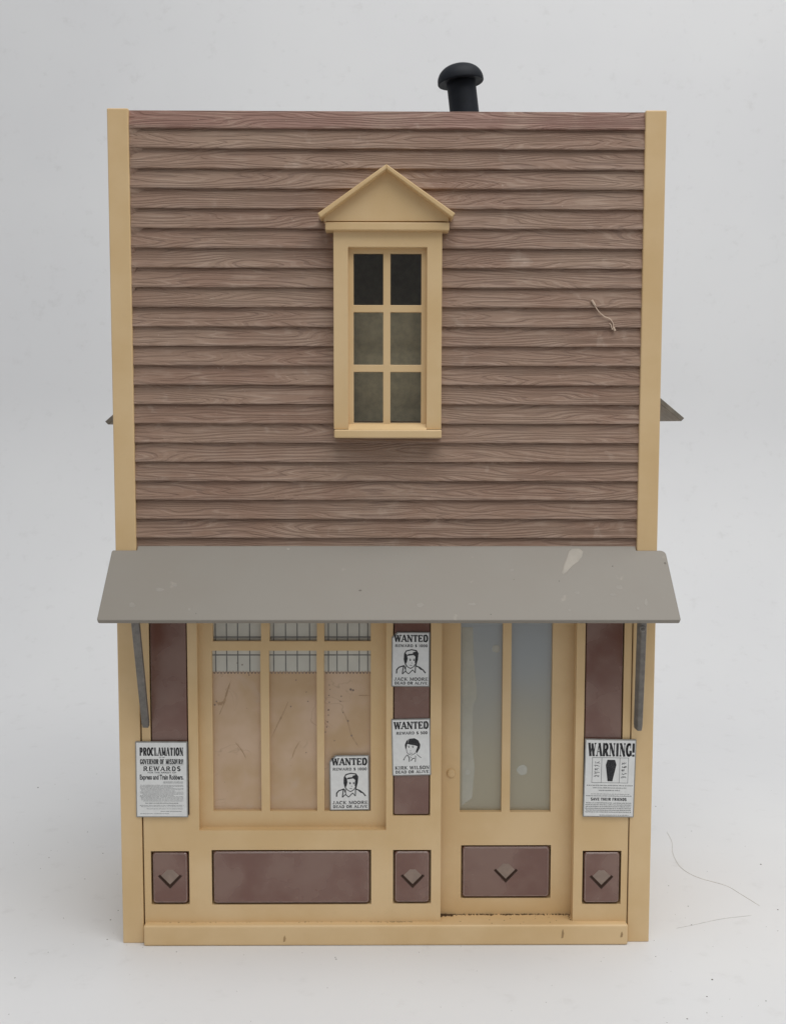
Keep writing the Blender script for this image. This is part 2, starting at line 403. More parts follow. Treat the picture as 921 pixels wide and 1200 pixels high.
ped = prism('pediment', [P(379.5, 259.3, YT), P(525.5, 259.3, YT), P(525.5, 249, YT), P(453, 199, YT), P(379.5, 249, YT)], YT, 2.5, CREAM, win, 0.15)
YR = -8.0
for xs in ((372, 452.8), (533.5, 452.8)):
    (ex, ez), (ax, az) = P(xs[0], 250.0, YR), P(xs[1], 192.0, YR)
    _, ez2 = P(xs[0], 254.6, YR); _, az2 = P(xs[1], 197.6, YR)
    inx = ex+(1.1 if xs[0] < 453 else -1.1)
    prism('raking_board', [(ex, ez), (ax, az), (ax, az2), (inx, ez2)], YR, 2.5, CREAM, ped, 0.3)

# body behind the false front (walls, floor inside, roof)
BX = 96.0; DEP = 92.0
eyR = P(801.5, 490.0, 12.5); eyL = P(123.5, 494.0, 12.5)
body = empty('house_body', parent=house)
for s in (-1, 1):
    x0, x1 = sorted((s*BX, s*(BX-2.4)))
    box('side_wall', x0, x1, 12, DEP, 0, (eyR[1]+5), CREAM, body, 0.3)
prism('back_wall', [(-BX+2.45, 186), (BX-2.45, 186), (BX-2.45, 291.0-0.886*(BX-3.65)-1.2), (1.2, 289.6), (-BX+2.45, 291.0-0.886*(BX-1.25)-1.2)], DEP-2.4, DEP, INSIDE, body, 0)
box('added_pane_reflector', -62, 62, 12.6, 14, 150, PZ(453, 362, 12.6), mat_plain('pale_reflector_sheet', (0.80, 0.74, 0.62), 0.6, 0.3), body, 0)  # pale sheet invented behind the lower panes to catch lamp light
roof = empty('roof', parent=house)
ridge = (1.2, 291.0)
for e in (eyL, eyR):
    th = 2.0
    poly = [e, ridge, (ridge[0], ridge[1]-th*1.4), (e[0]-(1.2 if e[0] > 0 else -1.2), e[1]-1.2)]
    prism('roof_slope', poly, 12.4, DEP+6, ROOF, roof, 0.2)
for e in (eyL, eyR):
    s_ = 1 if e[0] > 0 else -1; k_ = (ridge[1]-e[1])/abs(e[0]-ridge[0]); xe = s_*95.5
    ze = ridge[1]-k_*abs(xe-ridge[0])
    prism('roof_front_strip', [(xe, ze), ridge, (ridge[0], ridge[1]-2.8), (xe, ze-2.8)], 5.05, 12.35, ROOF, roof, 0)
chim = empty('chimney', parent=house)
YC = 62.0
cxb, czb = P(545.0, 140, YC); cxt, czt = P(539.8, 90, YC)
ax = Vector((cxt-cxb, 0, czt-czb)).normalized(); tilt = math.atan2(ax.x, ax.z)+math.radians(-0.5)
def lathe(name, prof, origin, tilt, mat, parent, n=40):
    bm = bmesh.new(); rings = []; rot = Matrix.Rotation(tilt, 3, 'Y')
    for r, h in prof:
        rings.append([bm.verts.new(Vector(origin)+rot@Vector((r*math.cos(2*math.pi*j/n), r*math.sin(2*math.pi*j/n), h))) for j in range(n)])
    for i in range(len(rings)-1):
        for j in range(n): bm.faces.new((rings[i][j], rings[i][(j+1) % n], rings[i+1][(j+1) % n], rings[i+1][j]))
    bm.faces.new(rings[0]); bm.faces.new(rings[-1][::-1])
    bmesh.ops.remove_doubles(bm, verts=bm.verts, dist=1e-4)
    o = finish(name, bm, mat, parent, smooth=True)
    m_ = o.modifiers.new('edges', 'EDGE_SPLIT'); m_.split_angle = math.radians(40); return o
rp = 16.8*(YC-CAM.y)/F; rc = 26.2*(YC-CAM.y)/F
zr = 258.0
lathe('pipe', [(rp*1.05, 0), (rp*1.05, 3), (rp, 3.2), (rp*0.98, (czt-zr)+2)], (cxb-math.tan(tilt)*(czb-zr), YC, zr), tilt, RUBBER, chim)
o_ = Vector((cxt, YC, PZ(540, 97.0, YC)))
dome = [(rc*0.62, 0.2), (rc*0.80, 0.1), (rc*0.97, -0.3), (rc, 0.1), (rc*0.997, 0.6)]
hh = 18.5*(YC-CAM.y)/F
for i in range(1, 13):
    a = math.radians(90*i/12); dome.append((max(0.02, rc*math.cos(a)**0.82 if i < 12 else 0.02), 0.6+hh*math.sin(a)))
lathe('cap', dome, o_, math.radians(-6.5), RUBBER, chim)

# ------------------------------------------------------------------ awning with brackets
AF = -23.2
bl, br = P(132, 643.5, -0.3), P(779.5, 646.0, -0.3)
fl, fr = P(113, 727.0, AF), P(797.5, 727.0, AF)
zb_ = (bl[1]+br[1])/2; zf_ = (fl[1]+fr[1])/2
xl, xr = min(bl[0], fl[0]), (br[0]+fr[0])/2
xl = (bl[0]+fl[0])/2
L = math.hypot(AF+0.3, zb_-zf_); dirv = Vector((0, AF+0.3, zf_-zb_)).normalized(); nrm = Vector((0, dirv.z, -dirv.y))
if nrm.z < 0: nrm = -nrm
back = 1.75/abs(dirv.y)
out_ = []
def arc(cx, cy, r, a0, a1, n=5): return [(cx+r*math.cos(math.radians(a0+(a1-a0)*i/n)), cy+r*math.sin(math.radians(a0+(a1-a0)*i/n))) for i in range(n+1)]
# u along x, w down the slope (0 = at the posts' front)
out_ += [(XL+0.3, -back), (XR-0.3, -back), (XR-0.3, 0.0)]
out_ += arc(xr-2.0, 2.0, 2.0, -90, 0) + arc(xr-0.8, L-0.8, 0.8, 0, 90) + arc(xl+0.8, L-0.8, 0.8, 90, 180) + arc(xl+0.8, 0.8, 0.8, 180, 270)
out_ += [(XL+0.3, 0.0)]
bm = bmesh.new(); TH = 1.9
org = Vector((0, -0.3, zb_))
top = [bm.verts.new(org+Vector((u, 0, 0))+dirv*v_) for u, v_ in out_]
bot = [bm.verts.new(v.co-nrm*TH) for v in top]
bm.faces.new(top); bm.faces.new(bot[::-1])
for i in range(len(top)): bm.faces.new((top[i], top[(i+1) % len(top)], bot[(i+1) % len(top)], bot[i]))
bmesh.ops.recalc_face_normals(bm, faces=bm.faces); soft(bm, 0.3, 2, 50)
awn = empty('awning', parent=house)
finish('awning_board', bm, AWN, awn)
def on_awn(u, w_, lift): return org+Vector((u, 0, 0))+dirv*w_+nrm*lift
def awn_px(px, py):
    d = fwd + rgt*((px-460.5)/F) - upv*((py-600)/F)
    t = (org-CAM).dot(nrm)/d.dot(nrm); p = CAM+d*t-org
    return p.x, p.dot(dirv)
def blob(name, pts, mat, parent, lift=0.12):
    bm = bmesh.new()
    ring = [awn_px(*p) for p in pts]
    cu = sum(r[0] for r in ring)/len(ring); cw = sum(r[1] for r in ring)/len(ring)
    a = [bm.verts.new(on_awn(u, w_, -0.05)) for u, w_ in ring]
    b = [bm.verts.new(on_awn(cu+(u-cu)*0.86, cw+(w_-cw)*0.9, lift)) for u, w_ in ring]
    for i in range(len(a)): bm.faces.new((a[i], a[(i+1) % len(a)], b[(i+1) % len(a)], b[i]))
    bm.faces.new(b)
    return finish(name, bm, mat, parent, smooth=False)
blob('dried_drip', [(670, 642.5), (679, 642.5), (683.5, 646), (682, 653), (677, 659), (670, 664), (663, 672), (659.5, 673.5), (657.5, 671.5), (660, 663), (664, 652), (666, 646)], DRIP, awn)
FAINT = mat_plain('faint_pale_scuff', (0.285, 0.260, 0.224), 0.5, 0.4, 0.06)
DARKCHIP = mat_plain('dark_chip', (0.14, 0.12, 0.10), 0.6, 0.3)
for bx0, by0, rx, ry, m_ in ((155, 709, 5.5, 3.2, FAINT), (188, 691, 7, 2.6, FAINT), (205, 686, 3, 2, FAINT), (222, 714, 2.2, 2, FAINT), (338, 643.5, 2.5, 1.2, DRIP), (725, 688, 6, 3, FAINT), (718, 697, 5, 2, FAINT),
                             (676, 695, 4, 2, FAINT), (757, 706, 2.4, 5, FAINT), (747, 713, 2, 2.4, FAINT), (492, 709, 5, 3, FAINT), (667, 715, 2, 2, FAINT), (553, 708, 6, 2, FAINT), (600, 668, 3, 1.6, FAINT),
                             (422, 692, 2.2, 1.2, DARKCHIP), (717.5, 663.5, 0.9, 0.9, DARKCHIP), (575, 720, 0.8, 0.8, DARKCHIP), (602, 679, 0.7, 0.7, DARKCHIP), (655, 681, 0.8, 0.8, DARKCHIP), (779, 660, 1.6, 1.6, DARKCHIP), (230, 719, 0.8, 0.7, DARKCHIP)):
    blob('scuff', [(bx0+rx*random.uniform(.6, 1.1)*math.cos(2*math.pi*k/11), by0+ry*random.uniform(.6, 1.1)*math.sin(2*math.pi*k/11)) for k in range(11)], m_, awn, 0.03)
def bracket(top_px, bot_px, yt, yb, wdt=2.9, tk=1.6, wedge=0.0):
    (tx, tz), (bx_, bz) = P(*top_px, yt), P(*bot_px, yb)
    a = Vector((tx, yt, tz)); b = Vector((bx_, yb, bz)); d = (b-a).normalized()
    s = Vector((1, 0, 0)); s = (s-d*s.dot(d)).normalized(); n = s.cross(d)
    if n.y > 0: n = -n
    bm = bmesh.new(); st = []
    for t, ww in ((0.0, 1.0), (0.5, 1.0), (0.96, 0.95), (1.0, 0.8)):
        p = a+(b-a)*t
        st.append([bm.verts.new(p+s*(wdt/2*ww*q)+n*(tk*m_)) for q, m_ in ((-1, 0), (1, 0), (0.92, 1), (-0.92+wedge, 1))])
    for i in range(len(st)-1):
        for k in range(4): bm.faces.new((st[i][k], st[i][(k+1) % 4], st[i+1][(k+1) % 4], st[i+1][k]))
    bm.faces.new(st[0]); bm.faces.new(st[-1][::-1])
    bmesh.ops.recalc_face_normals(bm, faces=bm.faces); soft(bm, 0.3, 2, 50)
    return finish('bracket', bm, BRACK, awn), a, n
bracket((159.0, 722), (171.8, 850), -20.5, -1.8, 3.0)
br_, a_, n_ = bracket((751.5, 722), (746.5, 853), -20.5, -1.8, 3.3, 2.0, 0.7)
# pivot ring on the right bracket
px_, pz_ = P(752.0, 737, -21.0)
bm = bmesh.new()
for i in range(14):
    for j in range(8):
        pass
ringv = [[bm.verts.new((px_+(0.85+0.3*math.cos(2*math.pi*j/8))*math.cos(2*math.pi*i/16), -20.6-0.9+0.3*math.sin(2*math.pi*j/8), pz_+(0.85+0.3*math.cos(2*math.pi*j/8))*math.sin(2*math.pi*i/16))) for j in range(8)] for i in range(16)]
for i in range(16):
    for j in range(8): bm.faces.new((ringv[i][j], ringv[(i+1) % 16][j], ringv[(i+1) % 16][(j+1) % 8], ringv[i][(j+1) % 8]))
finish('pivot_pin', bm, BRACK, awn, smooth=True)

# ------------------------------------------------------------------ shop front slid in below the awning
shop = empty('shop_front', parent=house)
FY = 0.5
def R_(x0, x1, y0, y1, Y=FY):
    xm, ym = (x0+x1)/2, (y0+y1)/2
    return (PX(x0, ym, Y), PX(x1, ym, Y), PZ(xm, y1, Y), PZ(xm, y0, Y))
ZT = ZA-2.0
zstep = PZ(460, 1084.5, -2.6)
strips = [R_(176, 220.5, 690, 955.5), R_(460.5, 504.5, 690, 956), R_(684.5, 730, 690, 955)]
smalls = [R_(177.5, 222.3, 997.5, 1060), R_(460.5, 505, 996, 1059), R_(682, 727.3, 997, 1059.5)]
longp = R_(248.5, 435, 996, 1060)
winr = R_(232, 452.5, 690, 973); doorr = R_(517, 673.5, 690, 1100)
cap_ = lambda r: (r[0], r[1], r[2], min(r[3], ZT-1.0))
strips = [cap_(r) for r in strips]; winr = cap_(winr); doorr = (doorr[0], doorr[1], zstep-0.6, ZT-1.0)
sx0, sx1 = PX(167.3, 900, FY), PX(737.2, 900, FY)
plate('front_wall', sx0, sx1, zstep-3, ZT, strips+smalls+[longp, winr, doorr], FY, 4.4, CREAM, shop, 0.32)
plate('rear_wall', sx0-1, sx1+1, 0, ZT, [(winr[0]+3.0, winr[1]-3.0, winr[2]+3.0, winr[3]), (doorr[0]-1.2, doorr[1]+1.2, 1.5, winr[3])], 4.45, 6.4, CREAM, shop, 0)
# brown strips and panels
for r in strips:
    prism('brown_strip', rrect(r[0]+0.42, r[1]-0.42, r[2]+0.42, r[3]-0.3, 0.7), 0.75, 4.43, PANEL, shop, 0.35, 3, 50)
SHEEN_BROWN = mat_plain('painted_sheen_brown', (0.26, 0.19, 0.15), 0.45, 0.5, 0.1)  # lighter brown: sheen of the upturned diamond faces put into the colour
GROOVE_SHADE = mat_plain('painted_groove_shade', (0.045, 0.024, 0.016), 0.8, 0.2)  # dark brown: shade of the V under each diamond, painted as a strip
def diamond(cx, cz, y, hw, parent):
    """wedge that stands out towards its lower corner"""
    bm = bmesh.new()
    p = [(cx, y+0.02, cz+hw), (cx+hw, y-0.05, cz), (cx, y-0.10, cz-hw), (cx-hw, y-0.05, cz)]
    q = [(cx, y+0.6, cz+hw), (cx+hw, y+0.6, cz), (cx, y+0.6, cz-hw), (cx-hw, y+0.6, cz)]
    a = [bm.verts.new(c) for c in p]; b = [bm.verts.new(c) for c in q]
    bm.faces.new(a); bm.faces.new(b[::-1])
    for i in range(4): bm.faces.new((a[i], a[(i+1) % 4], b[(i+1) % 4], b[i]))
    bmesh.ops.recalc_face_normals(bm, faces=bm.faces); soft(bm, 0.12, 1, 40)
    finish('diamond', bm, SHEEN_BROWN, parent)
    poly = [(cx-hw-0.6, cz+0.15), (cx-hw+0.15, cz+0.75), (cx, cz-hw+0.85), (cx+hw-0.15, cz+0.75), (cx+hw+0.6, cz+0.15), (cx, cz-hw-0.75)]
    prism('v_groove_shade', poly, y-0.12, y+0.3, GROOVE_SHADE, parent, 0)
PAN = []
for r, (dx, dy) in zip(smalls, ((199.5, 1027.5), (483.5, 1027), (704.5, 1028))):
    o = prism('small_panel', rrect(r[0]+0.62, r[1]-0.62, r[2]+0.62, r[3]-0.62, 1.1), 0.35, 4.43, PANEL, shop, 0.75, 3, 50)
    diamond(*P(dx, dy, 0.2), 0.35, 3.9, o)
    PAN.append((o, r, 0.35))
o = prism('long_panel', rrect(longp[0]+0.62, longp[1]-0.62, longp[2]+0.62, longp[3]-0.62, 1.1), 0.35, 4.43, PANEL, shop, 0.75, 3, 50)
RIM = mat_plain('pale_brown_rim', (0.255, 0.170, 0.142), 0.4, 0.5, 0.15, 0.6)  # paler brown ring laid along each panel edge
def rim(r, y, parent, ins=0.95, wd_=0.34):
    o1 = rrect(r[0]+ins, r[1]-ins, r[2]+ins, r[3]-ins, 1.0); o2 = rrect(r[0]+ins+wd_, r[1]-ins-wd_, r[2]+ins+wd_, r[3]-ins-wd_, 0.75)
    bm = bmesh.new(); L4 = [[bm.verts.new((x, yy, z)) for x, z in q] for q, yy in ((o1, y+0.3), (o1, y-0.06), (o2, y-0.06), (o2, y+0.3))]; n = len(o1)
    for k in range(3):
        for i in range(n): bm.faces.new((L4[k][i], L4[k][(i+1) % n], L4[k+1][(i+1) % n], L4[k+1][i]))
    finish('panel_rim', bm, RIM, parent)
PAN.append((o, longp, 0.35))
for o, r, y_ in PAN: rim(r, y_, o)
# shop window: recessed frame, panes, printed curtain
WF = 4.0
sw = empty('shop_window', parent=shop)
pc = [(249.5, 306), (316, 371.5), (380, 434.5)]
holes = []
for a, b in pc:
    for y0, y1 in ((705, 751.5), (762.5, 950.5)):
        h_ = R_(a, b, y0, y1, WF); holes.append(h_)
holes = [(h[0], h[1], h[2], min(h[3], winr[3]-0.5)) for h in holes]
plate('window_frame', winr[0]-0.4, winr[1]+0.4, winr[2]-0.4, winr[3], holes, WF, 6.2, CREAM, sw, 0.35)
# chamfer strips around the recess
FP = 5.6
for a, b in pc:
    z0 = PZ(340, 952, FP); zs = PZ(340, 787, FP); z1 = winr[3]
    x0, x1 = PX(a, 850, FP)-0.9, PX(b, 850, FP)+0.9
    box('pane', x0, x1, FP, FP+0.5, z0-0.5, zs, FILM, sw, 0)
    cur = box('printed_curtain', x0, x1, FP, FP+0.5, zs, z1, STRIPW, sw, 0)
    bm = bmesh.new()
    n = 4; first = a+ (3 if a < 300 else 5)
    xsx = {249.5: (253, 266, 279, 293), 316: (321, 335, 348.5, 363), 380: (385, 395, 407.5, 421, 431)}[a]
    for q in xsx:
        xx = PX(q, 770, FP); box_bm(bm, xx-0.19, xx+0.19, FP-0.06, FP+0.02, zs, z1)
    for q in (746.5, 767.5):
        zz = PZ(340, q, FP); box_bm(bm, x0, x1, FP-0.05, FP+0.03, zz-0.22, zz+0.22)
    finish('printed_grid', bm, GRID, cur)
    bm = bmesh.new(); xx = x0+0.6
    while xx < x1-0.4:
        for k in range(5):
            t0, t1 = math.pi*k/5, math.pi*(k+1)/5
            p0 = (xx+0.5*math.cos(t0), zs-0.9*math.sin(t0)+0.3); p1 = (xx+0.5*math.cos(t1), zs-0.9*math.sin(t1)+0.3)
            vv = [bm.verts.new((p[0], FP-0.05, p[1]+d)) for p, d in ((p0, 0.3), (p1, 0.3), (p1, -0.3), (p0, -0.3))]
            bm.faces.new(vv)
        xx += 1.28+random.uniform(-0.05, 0.05)
    finish('scalloped_hem', bm, SCAL, cur)
# stain specks on the film
bm = bmesh.new()
for (q, r_) in [((386, 803), .25), ((387, 808), .2), ((385.5, 815), .3), ((386, 823), .3), ((385, 832), .35), ((385, 838), .3), ((384, 846), .3), ((383, 852), .3), ((381.5, 858), .3),
                ((400, 816), .28), ((399, 822), .3), ((402, 835), .28), ((408, 845), .4), ((412, 862), .42), ((418, 872), .2), ((411, 808), .5), ((414, 809), .4), ((392, 868), .25),
                ((347, 797), .32), ((341, 828), .3), ((359, 882), .25), ((278, 777), .25), ((284, 779), .3), ((316, 877), .3), ((252, 826), .45), ((254, 822), .35), ((317, 748), .4), ((292, 791), .3), ((359, 811), .25), ((361, 822), .3)]:
    x, z = P(*q, FP-0.1); n = 7
    vv = [bm.verts.new((x+r_*random.uniform(.6, 1.1)*math.cos(2*math.pi*k/n), FP-0.08, z+r_*random.uniform(.6, 1.2)*math.sin(2*math.pi*k/n))) for k in range(n)]
    c = bm.verts.new((x, FP-0.2, z))
    for k in range(n): bm.faces.new((vv[k], vv[(k+1) % n], c))
finish('stain_specks', bm, SCAL, sw, kind='stuff')

# brown stain streaks on the film
STAIN = mat_plain('brown_stain', (0.42, 0.28, 0.165), 0.5, 0.3, 0.12, 0.6)
for pts, wd_ in (([(271, 797), (266, 812), (262, 826), (257, 838)], 0.5), ([(253, 822), (258, 825), (262, 822)], 0.9), ([(338, 822), (332, 836), (325, 850), (318, 866)], 0.4), ([(276, 870), (284, 880), (289, 890)], 0.3),
                 ([(402, 832), (408, 848), (412, 862), (421, 876)], 0.28), ([(352, 868), (346, 878), (342, 890)], 0.28), ([(420, 815), (434, 815)], 0.3)):
    pl = [Vector(P(*q, FP-0.06)) for q in pts]; pl = [Vector((p.x, p.y)) for p in smoothline([(p.x, p.y, 0) for p in pl], 5)]
    bm = bmesh.new(); A_, B_ = [], []
    for i, p in enumerate(pl):
        t = (pl[min(i+1, len(pl)-1)]-pl[max(i-1, 0)]).normalized(); n_ = Vector((-t.y, t.x))*wd_*0.8*random.uniform(.3, 1.2)*math.sin(math.pi*(i+0.5)/(len(pl)))
        A_.append(bm.verts.new((p.x+n_.x, FP-0.04, p.y+n_.y))); B_.append(bm.verts.new((p.x-n_.x, FP-0.04, p.y-n_.y)))
    for i in range(len(pl)-1): bm.faces.new((A_[i], A_[i+1], B_[i+1], B_[i]))
    finish('stain_streak', bm, STAIN, sw)

# door
DY = 6.5
door = empty('door', parent=shop)
dz0 = PZ(595, 1076, DY)-0.6
dp = [R_(539.5, 588.5, 700, 951.5, DY), R_(598.5, 646.5, 700, 951.5, DY)]
dp = [(r[0], r[1], r[2], ZT-2.5) for r in dp]
dpan = R_(540, 645, 990.5, 1052.5, DY)
plate('door_leaf', doorr[0]-1.0, doorr[1]+1.0, dz0, ZT-1.2, dp+[dpan], DY, 9.6, CREAM, door, 0.3)
box('door_backing', dpan[0]-1, dpan[1]+1, 9.62, 10.4, dpan[2]-1, dpan[3]+1, CREAM, door, 0)
o = prism('door_panel', rrect(dpan[0]+0.62, dpan[1]-0.62, dpan[2]+0.62, dpan[3]-0.62, 0.9), DY-0.15, 9.61, PANEL, door, 0.4, 3, 50)
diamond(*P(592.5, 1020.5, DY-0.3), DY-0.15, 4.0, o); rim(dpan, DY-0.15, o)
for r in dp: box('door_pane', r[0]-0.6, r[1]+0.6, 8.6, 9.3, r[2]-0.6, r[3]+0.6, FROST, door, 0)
MILK = mat_plain('milky_glue_spot', (0.45, 0.44, 0.38), 0.3, 0.5, 0.04)
for px0, py0, rr in ((581.0, 760, 5.0), (611.5, 902, 6.6), (548, 905, 3.0)):
    x_, z_ = P(px0, py0, 8.6); q_ = rr*400/F
    prism('glue_spot', [(x_+q_*random.uniform(.85, 1.1)*math.cos(2*math.pi*k/14), z_+q_*random.uniform(.85, 1.1)*math.sin(2*math.pi*k/14)) for k in range(14)], 8.5, 8.62, MILK, door, 0.04)
prism('glue_streak', [P(*q, 8.58) for q in ((541, 735), (554, 735), (555, 775), (558, 800), (559, 818), (554, 826), (553, 870), (556, 900), (553, 935), (541, 944))], 8.54, 8.62, mat_plain('thin_glue_film', (0.42, 0.405, 0.335), 0.3, 0.5, 0.04), door, 0.03)
kx, kz = P(528.5, 906, DY)
bm = bmesh.new(); n = 20; rings = []
for r, y in ((1.75, DY+0.1), (1.75, DY-0.1), (1.6, DY-0.45), (1.2, DY-0.7), (0.6, DY-0.82), (0.05, DY-0.85)):
    rings.append([bm.verts.new((kx+r*math.cos(2*math.pi*j/n), y, kz+r*math.sin(2*math.pi*j/n))) for j in range(n)])
for i in range(len(rings)-1):
    for j in range(n): bm.faces.new((rings[i][j], rings[i][(j+1) % n], rings[i+1][(j+1) % n], rings[i+1][j]))
bm.faces.new(rings[-1])
finish('door_knob', bm, CREAM, door, smooth=True)
# step
stx0, stx1 = PX(168.5, 1100, -2.6), PX(735.5, 1100, -2.6)
bm = bmesh.new()
box_bm(bm, stx0, stx1, -2.6, 12.0, 0.0, zstep)
bmesh.ops.recalc_face_normals(bm, faces=bm.faces); soft(bm, 0.8, 3)
finish('door_step', bm, CREAM, shop)
# dirt on the door step
bm = bmesh.new(); rng = random.Random(4)
def crumb(bm, x, y, z, r, rng, flat=0.6):
    vv = [bm.verts.new((x+r*rng.uniform(.6, 1.2)*sx, y+r*rng.uniform(.6, 1.2)*sy, z+(r*flat if k else 0))) for k, sx, sy in ((0, -1, -1), (0, 1, -.8), (0, .9, 1), (0, -1, .9), (1, rng.uniform(-.4, .4), rng.uniform(-.4, .4)))]
    for f in ((0, 1, 4), (1, 2, 4), (2, 3, 4), (3, 0, 4)): bm.faces.new([vv[i] for i in f])
for i in range(230):
    x = rng.uniform(doorr[0]+0.4, doorr[1]-0.4); t = rng.random()
    crumb(bm, x, DY-0.12-abs(rng.gauss(0, 0.35)), zstep-0.03, rng.uniform(.12, .40), rng, 0.9)
for i in range(80):
    crumb(bm, doorr[0]+0.2+abs(rng.gauss(0, 2.2)), DY-0.3-abs(rng.gauss(0, .7)), zstep-0.03, rng.uniform(.2, .6), rng, 0.9)
for i in range(16):
    crumb(bm, doorr[1]-0.3-abs(rng.gauss(0, 0.3)), rng.uniform(1.0, DY-0.3), zstep-0.03, rng.uniform(.15, .3), rng, 0.8)
for i in range(30):
    crumb(bm, rng.uniform(doorr[0], doorr[1]), rng.uniform(-1.6, DY-0.5), zstep-0.03, rng.uniform(.08, .26), rng, 0.5)
for i in range(110):
    x = rng.choice((rng.uniform(stx0+2, doorr[0]), rng.gauss(PX(465, 1083, 0), 4)))
    if x < doorr[0]: crumb(bm, x, FY-0.05-abs(rng.gauss(0, .25)), zstep-0.03, rng.uniform(.08, .24), rng, 0.6)
finish('step_dirt', bm, DIRT, shop, kind='stuff')
SCUFF = mat_plain('brown_scuff', (0.40, 0.265, 0.135), 0.7, 0.2)
# small scuffs on the front of the step
for q, hgt in (((333.5, 1100), 1.3), ((659, 1094), 1.9), ((728, 1095), 1.2)):
    x, z = P(*q, -2.62)
    prism('scuff', [(x-0.5, z-hgt), (x+0.25, z-hgt*0.9), (x+0.55, z+0.1), (x+0.1, z+hgt), (x-0.3, z+hgt*0.4)], -2.62, -2.5, SCUFF, shop, 0)

